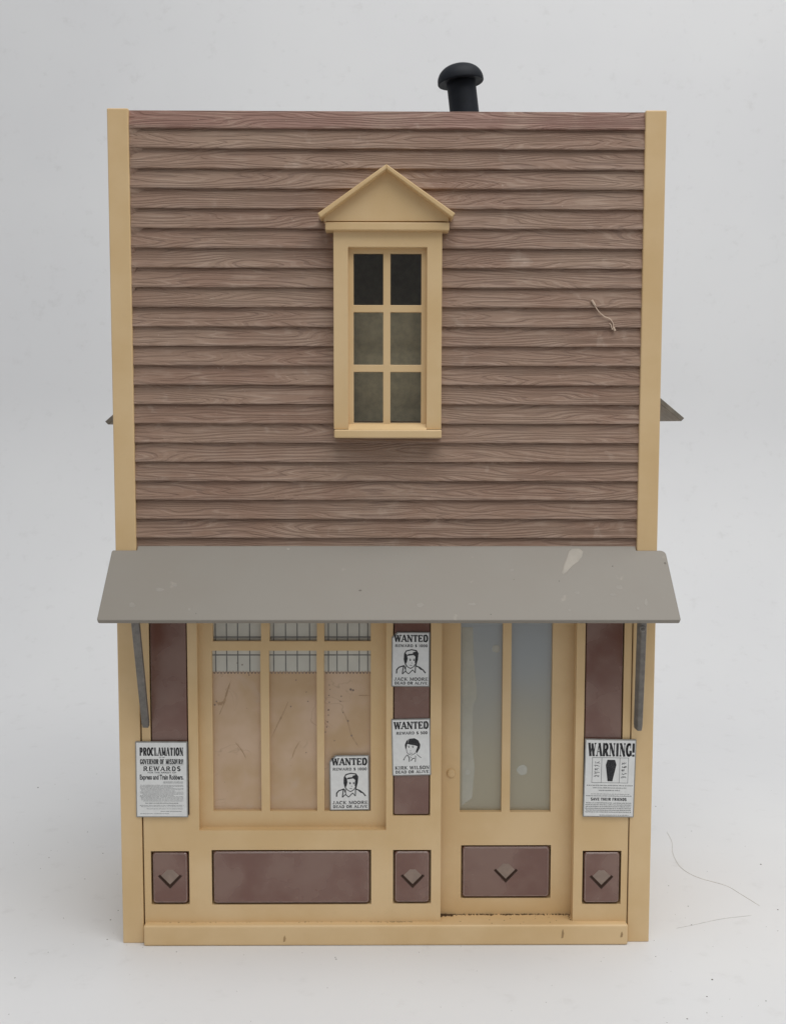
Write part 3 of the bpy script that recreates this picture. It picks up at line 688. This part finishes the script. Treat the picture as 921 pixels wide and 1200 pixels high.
# ------------------------------------------------------------------ lettering: slab-serif capitals drawn from strokes
def arcp(cx, cy, rx, ry, a0, a1, n=8): return [(cx+rx*math.cos(math.radians(a0+(a1-a0)*i/n)), cy+ry*math.sin(math.radians(a0+(a1-a0)*i/n))) for i in range(n+1)]
G = {
 'W': (1.35, [('K', [(.08, 1), (.28, 0)]), ('n', [(.28, 0), (.5, .92)]), ('K', [(.5, .92), (.72, 0)]), ('n', [(.72, 0), (.92, 1)])], [(.08, 1), (.92, 1), (.5, .97)]),
 'A': (1.1, [('n', [(.1, 0), (.48, 1)]), ('K', [(.5, 1), (.88, 0)]), ('n', [(.24, .34), (.74, .34)])], [(.1, 0), (.9, 0)]),
 'N': (1.15, [('n', [(.17, 0), (.17, 1)]), ('K', [(.17, 1), (.83, 0)]), ('n', [(.83, 0), (.83, 1)])], [(.17, 0), (.14, 1), (.83, 1)]),
 'T': (1.0, [('K', [(.5, 0), (.5, 1)]), ('n', [(.06, .94), (.94, .94)]), ('n', [(.09, .95), (.09, .72)]), ('n', [(.91, .95), (.91, .72)])], [(.5, 0)]),
 'E': (.95, [('K', [(.24, 0), (.24, 1)]), ('n', [(.1, .94), (.88, .94)]), ('n', [(.1, .06), (.9, .06)]), ('n', [(.24, .5), (.66, .5)]), ('n', [(.86, 1), (.86, .72)]), ('n', [(.88, 0), (.88, .28)]), ('n', [(.66, .38), (.66, .62)])], []),
 'D': (1.05, [('K', [(.24, 0), (.24, 1)]), ('n', [(.1, .94), (.5, .94)]), ('n', [(.1, .06), (.5, .06)]), ('K', arcp(.48, .5, .36, .45, -90, 90))], []),
 'R': (1.1, [('K', [(.22, 0), (.22, 1)]), ('n', [(.1, .94), (.5, .94)]), ('n', [(.22, .48), (.52, .48)]), ('K', arcp(.5, .71, .28, .23, -90, 90, 6)), ('K', [(.52, .46), (.82, .02)])], [(.22, 0), (.86, 0)]),
 'P': (1.0, [('K', [(.24, 0), (.24, 1)]), ('n', [(.1, .94), (.5, .94)]), ('n', [(.24, .44), (.52, .44)]), ('K', arcp(.52, .69, .28, .25, -90, 90, 6))], [(.24, 0)]),
 'B': (1.0, [('K', [(.24, 0), (.24, 1)]), ('n', [(.1, .94), (.5, .94)]), ('n', [(.1, .06), (.5, .06)]), ('n', [(.24, .52), (.5, .52)]), ('K', arcp(.5, .73, .26, .21, -90, 90, 6)), ('K', arcp(.5, .29, .3, .23, -90, 90, 6))], []),
 'J': (.8, [('K', [(.62, 1), (.62, .25)]), ('n', arcp(.36, .25, .26, .21, 0, -180, 6)), ('K', [(.14, .2), (.14, .3)])], [(.62, 1)]),
 'C': (1.0, [('K', arcp(.52, .5, .38, .44, 60, 300, 10)), ('n', [(.8, .62), (.8, 1)])], []),
 'G': (1.05, [('K', arcp(.5, .5, .38, .44, 60, 330, 10)), ('n', [(.78, .62), (.78, 1)]), ('n', [(.55, .42), (.95, .42)]), ('K', [(.8, .42), (.8, .05)])], []),
 'K': (1.1, [('K', [(.22, 0), (.22, 1)]), ('n', [(.8, .98), (.28, .42)]), ('K', [(.42, .58), (.82, .02)])], [(.22, 0), (.22, 1), (.8, 1), (.86, 0)]),
 'M': (1.3, [('n', [(.14, 0), (.14, 1)]), ('K', [(.16, 1), (.5, .1)]), ('n', [(.5, .1), (.84, 1)]), ('K', [(.85, 0), (.85, 1)])], [(.14, 0), (.85, 0), (.12, 1), (.88, 1)]),
 'O': (1.05, [('K', arcp(.5, .5, .38, .44, 0, 360, 14))], []),
 'I': (.6, [('K', [(.5, 0), (.5, 1)])], [(.5, 0), (.5, 1)]),
 'L': (.95, [('K', [(.26, 0), (.26, 1)]), ('n', [(.1, .06), (.9, .06)]), ('n', [(.88, 0), (.88, .32)])], [(.26, 1)]),
 'S': (.9, [('K', arcp(.5, .73, .3, .22, 30, 270, 8)+arcp(.5, .27, .32, .22, 90, -150, 8)[1:])], []),
 'V': (1.1, [('K', [(.12, 1), (.5, 0)]), ('n', [(.5, 0), (.88, 1)])], [(.12, 1), (.88, 1)]),
 'H': (1.1, [('K', [(.2, 0), (.2, 1)]), ('K', [(.8, 0), (.8, 1)]), ('n', [(.2, .5), (.8, .5)])], [(.2, 0), (.8, 0), (.2, 1), (.8, 1)]),
 'U': (1.1, [('K', [(.2, 1), (.2, .3)]), ('n', arcp(.5, .3, .3, .26, 180, 360, 8)), ('n', [(.8, .3), (.8, 1)])], [(.2, 1), (.8, 1)]),
 'F': (.95, [('K', [(.26, 0), (.26, 1)]), ('n', [(.1, .94), (.88, .94)]), ('n', [(.26, .5), (.66, .5)]), ('n', [(.86, 1), (.86, .72)])], [(.26, 0)]),
 '0': (.85, [('K', arcp(.5, .5, .34, .44, 0, 360, 14))], []),
 '1': (.6, [('K', [(.5, 0), (.5, 1)]), ('n', [(.2, .82), (.5, .95)])], [(.5, 0)]),
 '5': (.85, [('n', [(.25, .94), (.8, .94)]), ('K', [(.25, .95), (.24, .52)]), ('K', [(.24, .55)]+arcp(.48, .32, .34, .28, 100, -150, 8))], []),
 '$': (.85, [('K', arcp(.5, .71, .3, .2, 30, 270, 8)+arcp(.5, .29, .32, .2, 90, -150, 8)[1:]), ('n', [(.5, -.08), (.5, 1.08)])], []),
 '!': (.45, [('K', [(.5, .3), (.5, 1)]), ('K', [(.5, 0), (.5, .16)])], []),
 '.': (.4, [('K', [(.4, 0), (.4, .16)])], []),
 ' ': (.55, [], []),
}
def seg_quads(bm, pts, wd, y):
    for i in range(len(pts)-1):
        a, b = Vector(pts[i]), Vector(pts[i+1]); d = b-a
        if d.length < 1e-6: continue
        d.normalize(); n = Vector((-d.y, d.x))*(wd/2); e = d*(wd*0.18 if len(pts) > 2 else 0)
        bm.faces.new([bm.verts.new((p.x, y, p.y)) for p in (a-e-n, b+e-n, b+e+n, a-e+n)])
def slab_text(bm, text, x0, x1, z0, h, y, wk=0.2, wn=0.1, ser=0.3, gap=0.06):
    tot = sum(G[c][0] for c in text)+gap*(len(text)-1); sx = (x1-x0)/tot; x = x0
    yy = y
    for c in text:
        wdt, strokes, ser_ = G[c]
        for kind, pts in strokes:
            pp = [(x+p[0]*wdt*sx, z0+p[1]*h) for p in pts]
            yy -= 0.00004
            seg_quads(bm, pp, (wk if kind == 'K' else wn)*min(h, sx*1.3), yy)
        for (qx, qz) in ser_:
            cx = x+qx*wdt*sx; cz = z0+(qz*(1-wn)+wn/2)*h; yy -= 0.00004
            seg_quads(bm, [(cx-ser*sx*0.62, cz), (cx+ser*sx*0.62, cz)], wn*h*0.95, yy)
        x += (wdt+gap)*sx
def text_rows(bm, rows, rng, y):
    """unreadable small print: runs of word-sized dashes"""
    for (x0, x1, z, h) in rows:
        x = x0
        while x < x1:
            l = rng.uniform(0.35, 1.2)
            l = min(l, x1-x)
            k = x
            while k < x+l:
                lw = rng.uniform(.10, .2); hz = h*rng.uniform(.55, 1.0)
                bm.faces.new([bm.verts.new((p, y, q)) for p, q in ((k, z), (k+lw*.62, z), (k+lw*.62, z+hz), (k, z+hz))]); k += lw
            x += l+rng.uniform(.12, .25)
def font_text(bm, text, x0, x1, z0, h, y, bold=0.02):
    """Blender's own built-in lettering, fitted to a box"""
    cu = bpy.data.curves.new('lettering', 'FONT'); cu.body = text; cu.offset = bold; cu.fill_mode = 'FRONT'; cu.resolution_u = 2
    o = bpy.data.objects.new('lettering', cu); COL.objects.link(o); bpy.context.view_layer.update()
    me = bpy.data.meshes.new_from_object(o.evaluated_get(bpy.context.evaluated_depsgraph_get()))
    bpy.data.objects.remove(o); bpy.data.curves.remove(cu)
    xsv = [v.co.x for v in me.vertices]; ysv = [v.co.y for v in me.vertices]
    a, b, c, d = min(xsv), max(xsv), min(ysv), max(ysv)
    nv = [bm.verts.new((x0+(v.co.x-a)/(b-a)*(x1-x0), y, z0+(v.co.y-c)/(d-c)*h)) for v in me.vertices]
    for p in me.polygons:
        try: bm.faces.new([nv[i] for i in p.vertices])
        except ValueError: pass
    bpy.data.meshes.remove(me)

# ------------------------------------------------------------------ posters (stickers on thin card)
def poster(corners, Y, rot, clip, label, draw, group=None, name='wanted_poster', cat='poster'):
    x0, x1, y0, y1 = corners
    xm, ym = (x0+x1)/2, (y0+y1)/2
    wd = PX(x1, ym, Y)-PX(x0, ym, Y); ht = PZ(xm, y0, Y)-PZ(xm, y1, Y)
    cx, cz = P(xm, ym, Y)
    e = empty(name, (cx, Y, cz-ht/2), label=label, cat=cat, group=group)
    e.rotation_euler = (0, math.radians(rot), 0)
    def outline(m):
        c = clip
        return [(-wd/2+m, m)]+[(wd/2-m, m), (wd/2-m, ht-m)]+([(-wd/2+m+c, ht-m), (-wd/2+m, ht-m-c)] if c else [(-wd/2+m, ht-m)])
    card = prism('card', outline(0), -0.45, 0.0, PEDGE, e, 0.08, 1)
    prism('paper', outline(0.42), -0.52, -0.44, PAPER, e, 0.0)
    draw(e, wd, ht)
    return e
YI = -0.535
def inked(name, bm, mat, e):
    o = finish(name, bm, mat, e)
    # face the viewer
    for p in o.data.polygons:
        pass
    return o
def conv(pts, box4, wd, ht):
    a, b, c, d = box4
    return [((x-a)/(b-a)*wd-wd/2, (d-y)/(d-c)*ht) for x, y in pts]
def poly_face(bm, pts, y): bm.faces.new([bm.verts.new((p[0], y, p[1])) for p in pts])
def wanted(reward, name_, portrait, box4):
    def draw(e, wd, ht):
        x0, x1 = -wd/2+1.1, wd/2-0.75
        bm = bmesh.new(); slab_text(bm, 'WANTED', x0-0.1, x1+0.1, ht*0.822, ht*0.128, YI, 0.27, 0.14, 0.36, 0.04); inked('headline', bm, INK, e)
        m = 0.25 if len(reward) < 13 else 0
        bm = bmesh.new(); slab_text(bm, reward, x0+0.1+m*2, x1-0.1-m, ht*0.727, ht*0.048, YI, 0.24, 0.14, 0.3); inked('reward_line', bm, INK, e)
        bm = bmesh.new(); slab_text(bm, name_, x0-0.1, x1+0.15, ht*0.112, ht*0.058, YI, 0.24, 0.13, 0.3); inked('name_line', bm, INK, e)
        bm = bmesh.new(); slab_text(bm, 'DEAD OR ALIVE', x0, x1-0.05, ht*0.042, ht*0.05, YI, 0.26, 0.15, 0.3); inked('closing_line', bm, INK, e)
        bm = bmesh.new(); portrait(bm, box4, wd, ht); inked('portrait_drawing', bm, INK, e)
    return draw
def man_collar(bm, b4, wd, ht):
    k = wd/(b4[1]-b4[0]); y = YI
    C = lambda pts: conv(pts, b4, wd, ht)
    for pts, t in [([(365, 592), (346, 520), (350, 440), (376, 398), (450, 380), (520, 392), (546, 432), (538, 520), (515, 600)], 17),
                   ([(365, 590), (400, 630), (440, 648), (485, 622), (512, 582)], 12),
                   ([(345, 608), (268, 632), (236, 668), (234, 718)], 18), ([(510, 608), (570, 632), (620, 668), (657, 712)], 18), ([(560, 635), (600, 668)], 16),
                   ([(336, 606), (318, 730)], 15), ([(318, 730), (366, 686)], 13), ([(366, 612), (366, 690), (410, 727)], 13), ([(410, 727), (470, 668)], 13), ([(470, 668), (508, 712)], 12), ([(508, 712), (512, 608)], 14),
                   ([(345, 610), (360, 660)], 12), ([(425, 602), (462, 606)], 8), ([(452, 560), (458, 580)], 6), ([(420, 512), (444, 516)], 9), ([(474, 514), (500, 514)], 9)]:
        y -= 0.0002; seg_quads(bm, C(pts), t*k, y)
    for pts in [[(352, 425), (386, 448), (396, 512), (382, 562), (366, 592), (346, 520)],
                [(384, 468), (402, 442), (470, 436), (470, 418), (520, 402), (546, 432), (538, 520), (514, 592), (500, 560), (508, 478), (480, 456), (412, 466)]]:
        y -= 0.0002; poly_face(bm, C(pts), y)
    for cx, cy, r in ((434, 530, 13), (487, 531, 12)):
        y -= 0.0002; poly_face(bm, C([(cx+r*math.cos(a), cy+r*.8*math.sin(a)) for a in [2*math.pi*i/8 for i in range(8)]]), y)
def man_fringe(bm, b4, wd, ht):
    k = wd/(b4[1]-b4[0]); y = YI
    C = lambda pts: conv(pts, b4, wd, ht)
    y -= 0.0002; poly_face(bm, C([(374, 578), (366, 520), (392, 462), (420, 440), (405, 505), (396, 530), (388, 576)]), y)
    y -= 0.0002; poly_face(bm, C([(405, 508), (430, 434), (510, 426), (565, 458), (594, 520), (586, 572), (556, 622), (536, 652), (532, 602), (552, 545), (505, 528), (455, 522)]), y)
    for pts, t in [([(388, 578), (396, 632), (430, 664), (472, 670), (520, 642), (536, 602)], 8), ([(402, 664), (366, 700), (346, 740)], 9), ([(540, 662), (602, 714)], 8),
                   ([(408, 672), (430, 716), (428, 764)], 13), ([(440, 690), (462, 710)], 8), ([(455, 752), (474, 724), (505, 716)], 12), ([(522, 680), (516, 772)], 10),
                   ([(430, 640), (478, 644)], 7), ([(445, 600), (452, 616)], 5), ([(406, 540), (440, 538)], 8), ([(468, 542), (500, 540)], 8), ([(346, 728), (352, 742)], 14)]:
        y -= 0.0002; seg_quads(bm, C(pts), t*k, y)
    for cx, cy, r in ((426, 555, 10), (486, 557, 10)):
        y -= 0.0002; poly_face(bm, C([(cx+r*math.cos(a), cy+r*.7*math.sin(a)) for a in [2*math.pi*i/8 for i in range(8)]]), y)
bA = (160, 720, 128, 912); bB = (140, 700, 135, 905)
poster((458.7, 503.3, 740.5, 804.5), FY+0.2, 0.3, 2.0, 'wanted poster of a collared man, reward 1000, on the brown strip under the awning', wanted('REWARD $ 1000', 'JACK MOORE', man_collar, bA), 'wanted posters')
poster((459.8, 505.2, 842, 908.5), FY+0.2, -1.2, 0, 'wanted poster of a man with a dark fringe, reward 500', wanted('REWARD $ 500', 'KIRK WILSON', man_fringe, (175, 745, 145, 970)), 'wanted posters')
poster((386.8, 433.0, 884.8, 949.0), 4.75, -0.6, 2.2, 'wanted poster of a collared man, reward 1000, in the shop window corner', wanted('REWARD $ 1000', 'JACK MOORE', man_collar, (135, 712, 120, 920)), 'wanted posters')
def proclamation(e, wd, ht):
    rng = random.Random(8); y = YI
    U = lambda px: (px-115)/(800-115)*wd-wd/2
    V = lambda py: (1108-py)/(1108-105)*ht
    bm = bmesh.new(); slab_text(bm, 'PROCLAMATION', U(172), U(745), V(292), V(182)-V(292), y, 0.36, 0.14, 0.30, 0.14); inked('headline', bm, INK, e)
    bm = bmesh.new(); font_text(bm, 'OF THE', U(425), U(500), V(320), V(305)-V(320), y); inked('small_line', bm, INKG, e)
    bm = bmesh.new(); slab_text(bm, 'GOVERNOR OF MISSOURI!', U(178), U(745), V(402), V(335)-V(402), y, 0.36, 0.16, 0.30, 0.16); inked('governor_line', bm, INK, e)
    bm = bmesh.new(); slab_text(bm, 'REWARDS', U(215), U(710), V(492), V(432)-V(492), y, 0.24, 0.13, 0.32, 0.2); inked('rewards_line', bm, INK, e)
    bm = bmesh.new(); font_text(bm, 'FOR THE ARREST OF', U(275), U(650), V(524), V(503)-V(524), y); inked('small_line', bm, INKG, e)
    bm = bmesh.new(); font_text(bm, 'Express and Train Robbers.', U(170), U(745), V(628), V(540)-V(628), y, 0.035); inked('robbers_line', bm, INK, e)
    bm = bmesh.new()
    seg_quads(bm, [(U(180), V(413)), (U(735), V(413))], 0.10, y)
    rows = [(U(480), U(735), V(655), 0.30), (U(480), U(735), V(640), 0.25)]
    for i in range(15): rows.append((U(165+rng.uniform(0, 45)), U(740-(rng.uniform(0, 130) if rng.random() < .3 else 0)), V(684+i*15), 0.24))
    rows += [(U(240), U(670), V(925), 0.42), (U(165), U(740), V(952), 0.25), (U(180), U(735), V(970), 0.22), (U(255), U(735), V(998), 0.26), (U(440), U(715), V(1032), 0.34), (U(170), U(550), V(1062), 0.26)]
    text_rows(bm, rows, rng, y); inked('small_print', bm, INKG, e)
poster((159.6, 220.4, 868.8, 957.4), -0.03, 0.2, 0, 'proclamation sheet of rewards for express and train robbers', proclamation, name='proclamation_notice', cat='notice')
def warning(e, wd, ht):
    rng = random.Random(5); y = YI
    U = lambda px: (px-92)/(765-92)*wd-wd/2
    V = lambda py: (1104-py)/(1104-75)*ht
    bm = bmesh.new(); slab_text(bm, 'WARNING!', U(140), U(745), V(300), V(125)-V(300), y, 0.34, 0.10, 0.30, 0.10); inked('headline', bm, INK, e)
    bm = bmesh.new()
    for k, pts in enumerate(([(190, 318), (672, 318)], [(190, 648), (672, 648)], [(195, 318), (195, 648)], [(668, 318), (668, 648)], [(318, 318), (318, 648)], [(556, 318), (556, 648)])):
        seg_quads(bm, [(U(a), V(b)) for a, b in pts], 0.14, y-k*0.0003)
    inked('ruled_frame', bm, INKG, e)
    bm = bmesh.new(); poly_face(bm, [(U(a), V(b)) for a, b in ((392, 345), (492, 345), (512, 410), (466, 628), (402, 628), (372, 415))], y); inked('coffin_drawing', bm, INK, e)
    bm = bmesh.new()
    for cx, z0, z1 in ((258, 368, 592), (612, 380, 610)):
        q = z0
        while q < z1-30:
            for s in range(3):
                x = cx+rng.uniform(-24, 24)
                seg_quads(bm, [(U(x-18), V(q+rng.uniform(0, 26))), (U(x+18), V(q+rng.uniform(0, 26)))], 0.17, y-rng.uniform(0, .002))
            seg_quads(bm, [(U(cx-22), V(q)), (U(cx-22), V(q+26))], 0.17, y-0.0025)
            q += 45
    inked('side_lettering', bm, INKG, e)
    bm = bmesh.new()
    text_rows(bm, [(U(130), U(735), V(690), .42), (U(210), U(650), V(722), .42), (U(290), U(570), V(756), .45), (U(190), U(690), V(802), .28), (U(125), U(720), V(828), .40)], rng, y)
    text_rows(bm, [(U(118+rng.uniform(0, 10)), U(722), V(922+i*24), .42) for i in range(6)]+[(U(310), U(700), V(1082), .34)], rng, y); inked('small_print', bm, INKG, e)
    bm = bmesh.new(); slab_text(bm, 'SAVE THEIR FRIENDS', U(190), U(660), V(884), V(848)-V(884), y, 0.3, 0.17, 0.3, 0.1); inked('middle_line', bm, INK, e)
poster((683, 742.8, 866, 957.2), -0.03, 0.9, 0, 'warning notice with a black coffin drawing', warning, name='warning_notice', cat='notice')

# ------------------------------------------------------------------ stray fibres, hairs and crumbs
def wall_pts(px, Y): return [(*[P(a, b, Y)[0]], Y, P(a, b, Y)[1]) for a, b in px]
fb = tube('stray_fibre', smoothline(wall_pts([(694.5, 356), (697, 359), (702, 366), (708, 371), (714, 373.5), (717.5, 378), (718.5, 383), (717, 386), (715.5, 381), (713.5, 379)], 0.35), 6), 0.2, STRAW, label='pale tan fibre stuck to the brown boards beside the cream post', cat='fibre')
tube('frayed_end', smoothline(wall_pts([(693, 351.5), (694.5, 354), (697.5, 359)], 0.3), 5), 0.48, STRAW, fb)
tube('frayed_end', smoothline(wall_pts([(718.5, 383.5), (719.5, 386), (720.5, 388)], 0.3), 5), 0.45, STRAW, fb)
def floor_pts(px): return [(*PG(a, b), 0.08) for a, b in px]
tube('stray_hair', smoothline(floor_pts([(781, 975), (787, 987), (788, 1000), (795, 1014), (806, 1023), (822, 1030), (850, 1038), (866, 1047), (890, 1062)]), 6), 0.10, HAIR, label='long curled hair lying on the white paper', cat='hair')
tube('stray_hair', smoothline(floor_pts([(792, 1088), (812, 1084), (845, 1077), (880, 1073)]), 6), 0.08, HAIR, label='short nearly straight hair lying on the white paper', cat='hair')
bm = bmesh.new(); rng = random.Random(21)
for px, py, r in ((45, 923, .9), (65, 919, .4), (114, 907, .5), (103, 975, .5), (121, 1000, .55), (58, 1005, .5), (100, 1030, .5), (130, 1078, .55), (126, 1101, .55), (139, 1067, .45), (18, 1146, .5), (57, 1116, .35),
                  (768, 945, .7), (776, 945, .3), (810, 974, .5), (891, 1013, .8), (911, 1066, .7), (783, 1038, .5), (810, 1084, .7), (834, 1148, .7), (828, 1168, .6), (897, 1173, .5), (768, 1121, .4), (805, 1194, .6),
                  (828, 1187, .4), (911, 1091, .4), (806, 1062, .5), (207, 1115.5, .5), (394, 1124, .6), (286, 1119, .35), (393, 1122, .4), (491, 1116, .35), (80, 987, .35), (140, 862, .4), (75, 1076, .4), (48, 1018, .35)):
    x, y = PG(px, py); crumb(bm, x, y, 0.02, r*0.5, rng, 0.6)
for i in range(170):
    x, y = PG(rng.uniform(-60, 980), rng.uniform(900, 1230)); crumb(bm, x, y, 0.02, rng.uniform(.06, .17), rng, 0.5)
finish('dust_crumbs', bm, CRUMB, kind='stuff', label='dark dust crumbs scattered over the white paper', cat='crumbs')
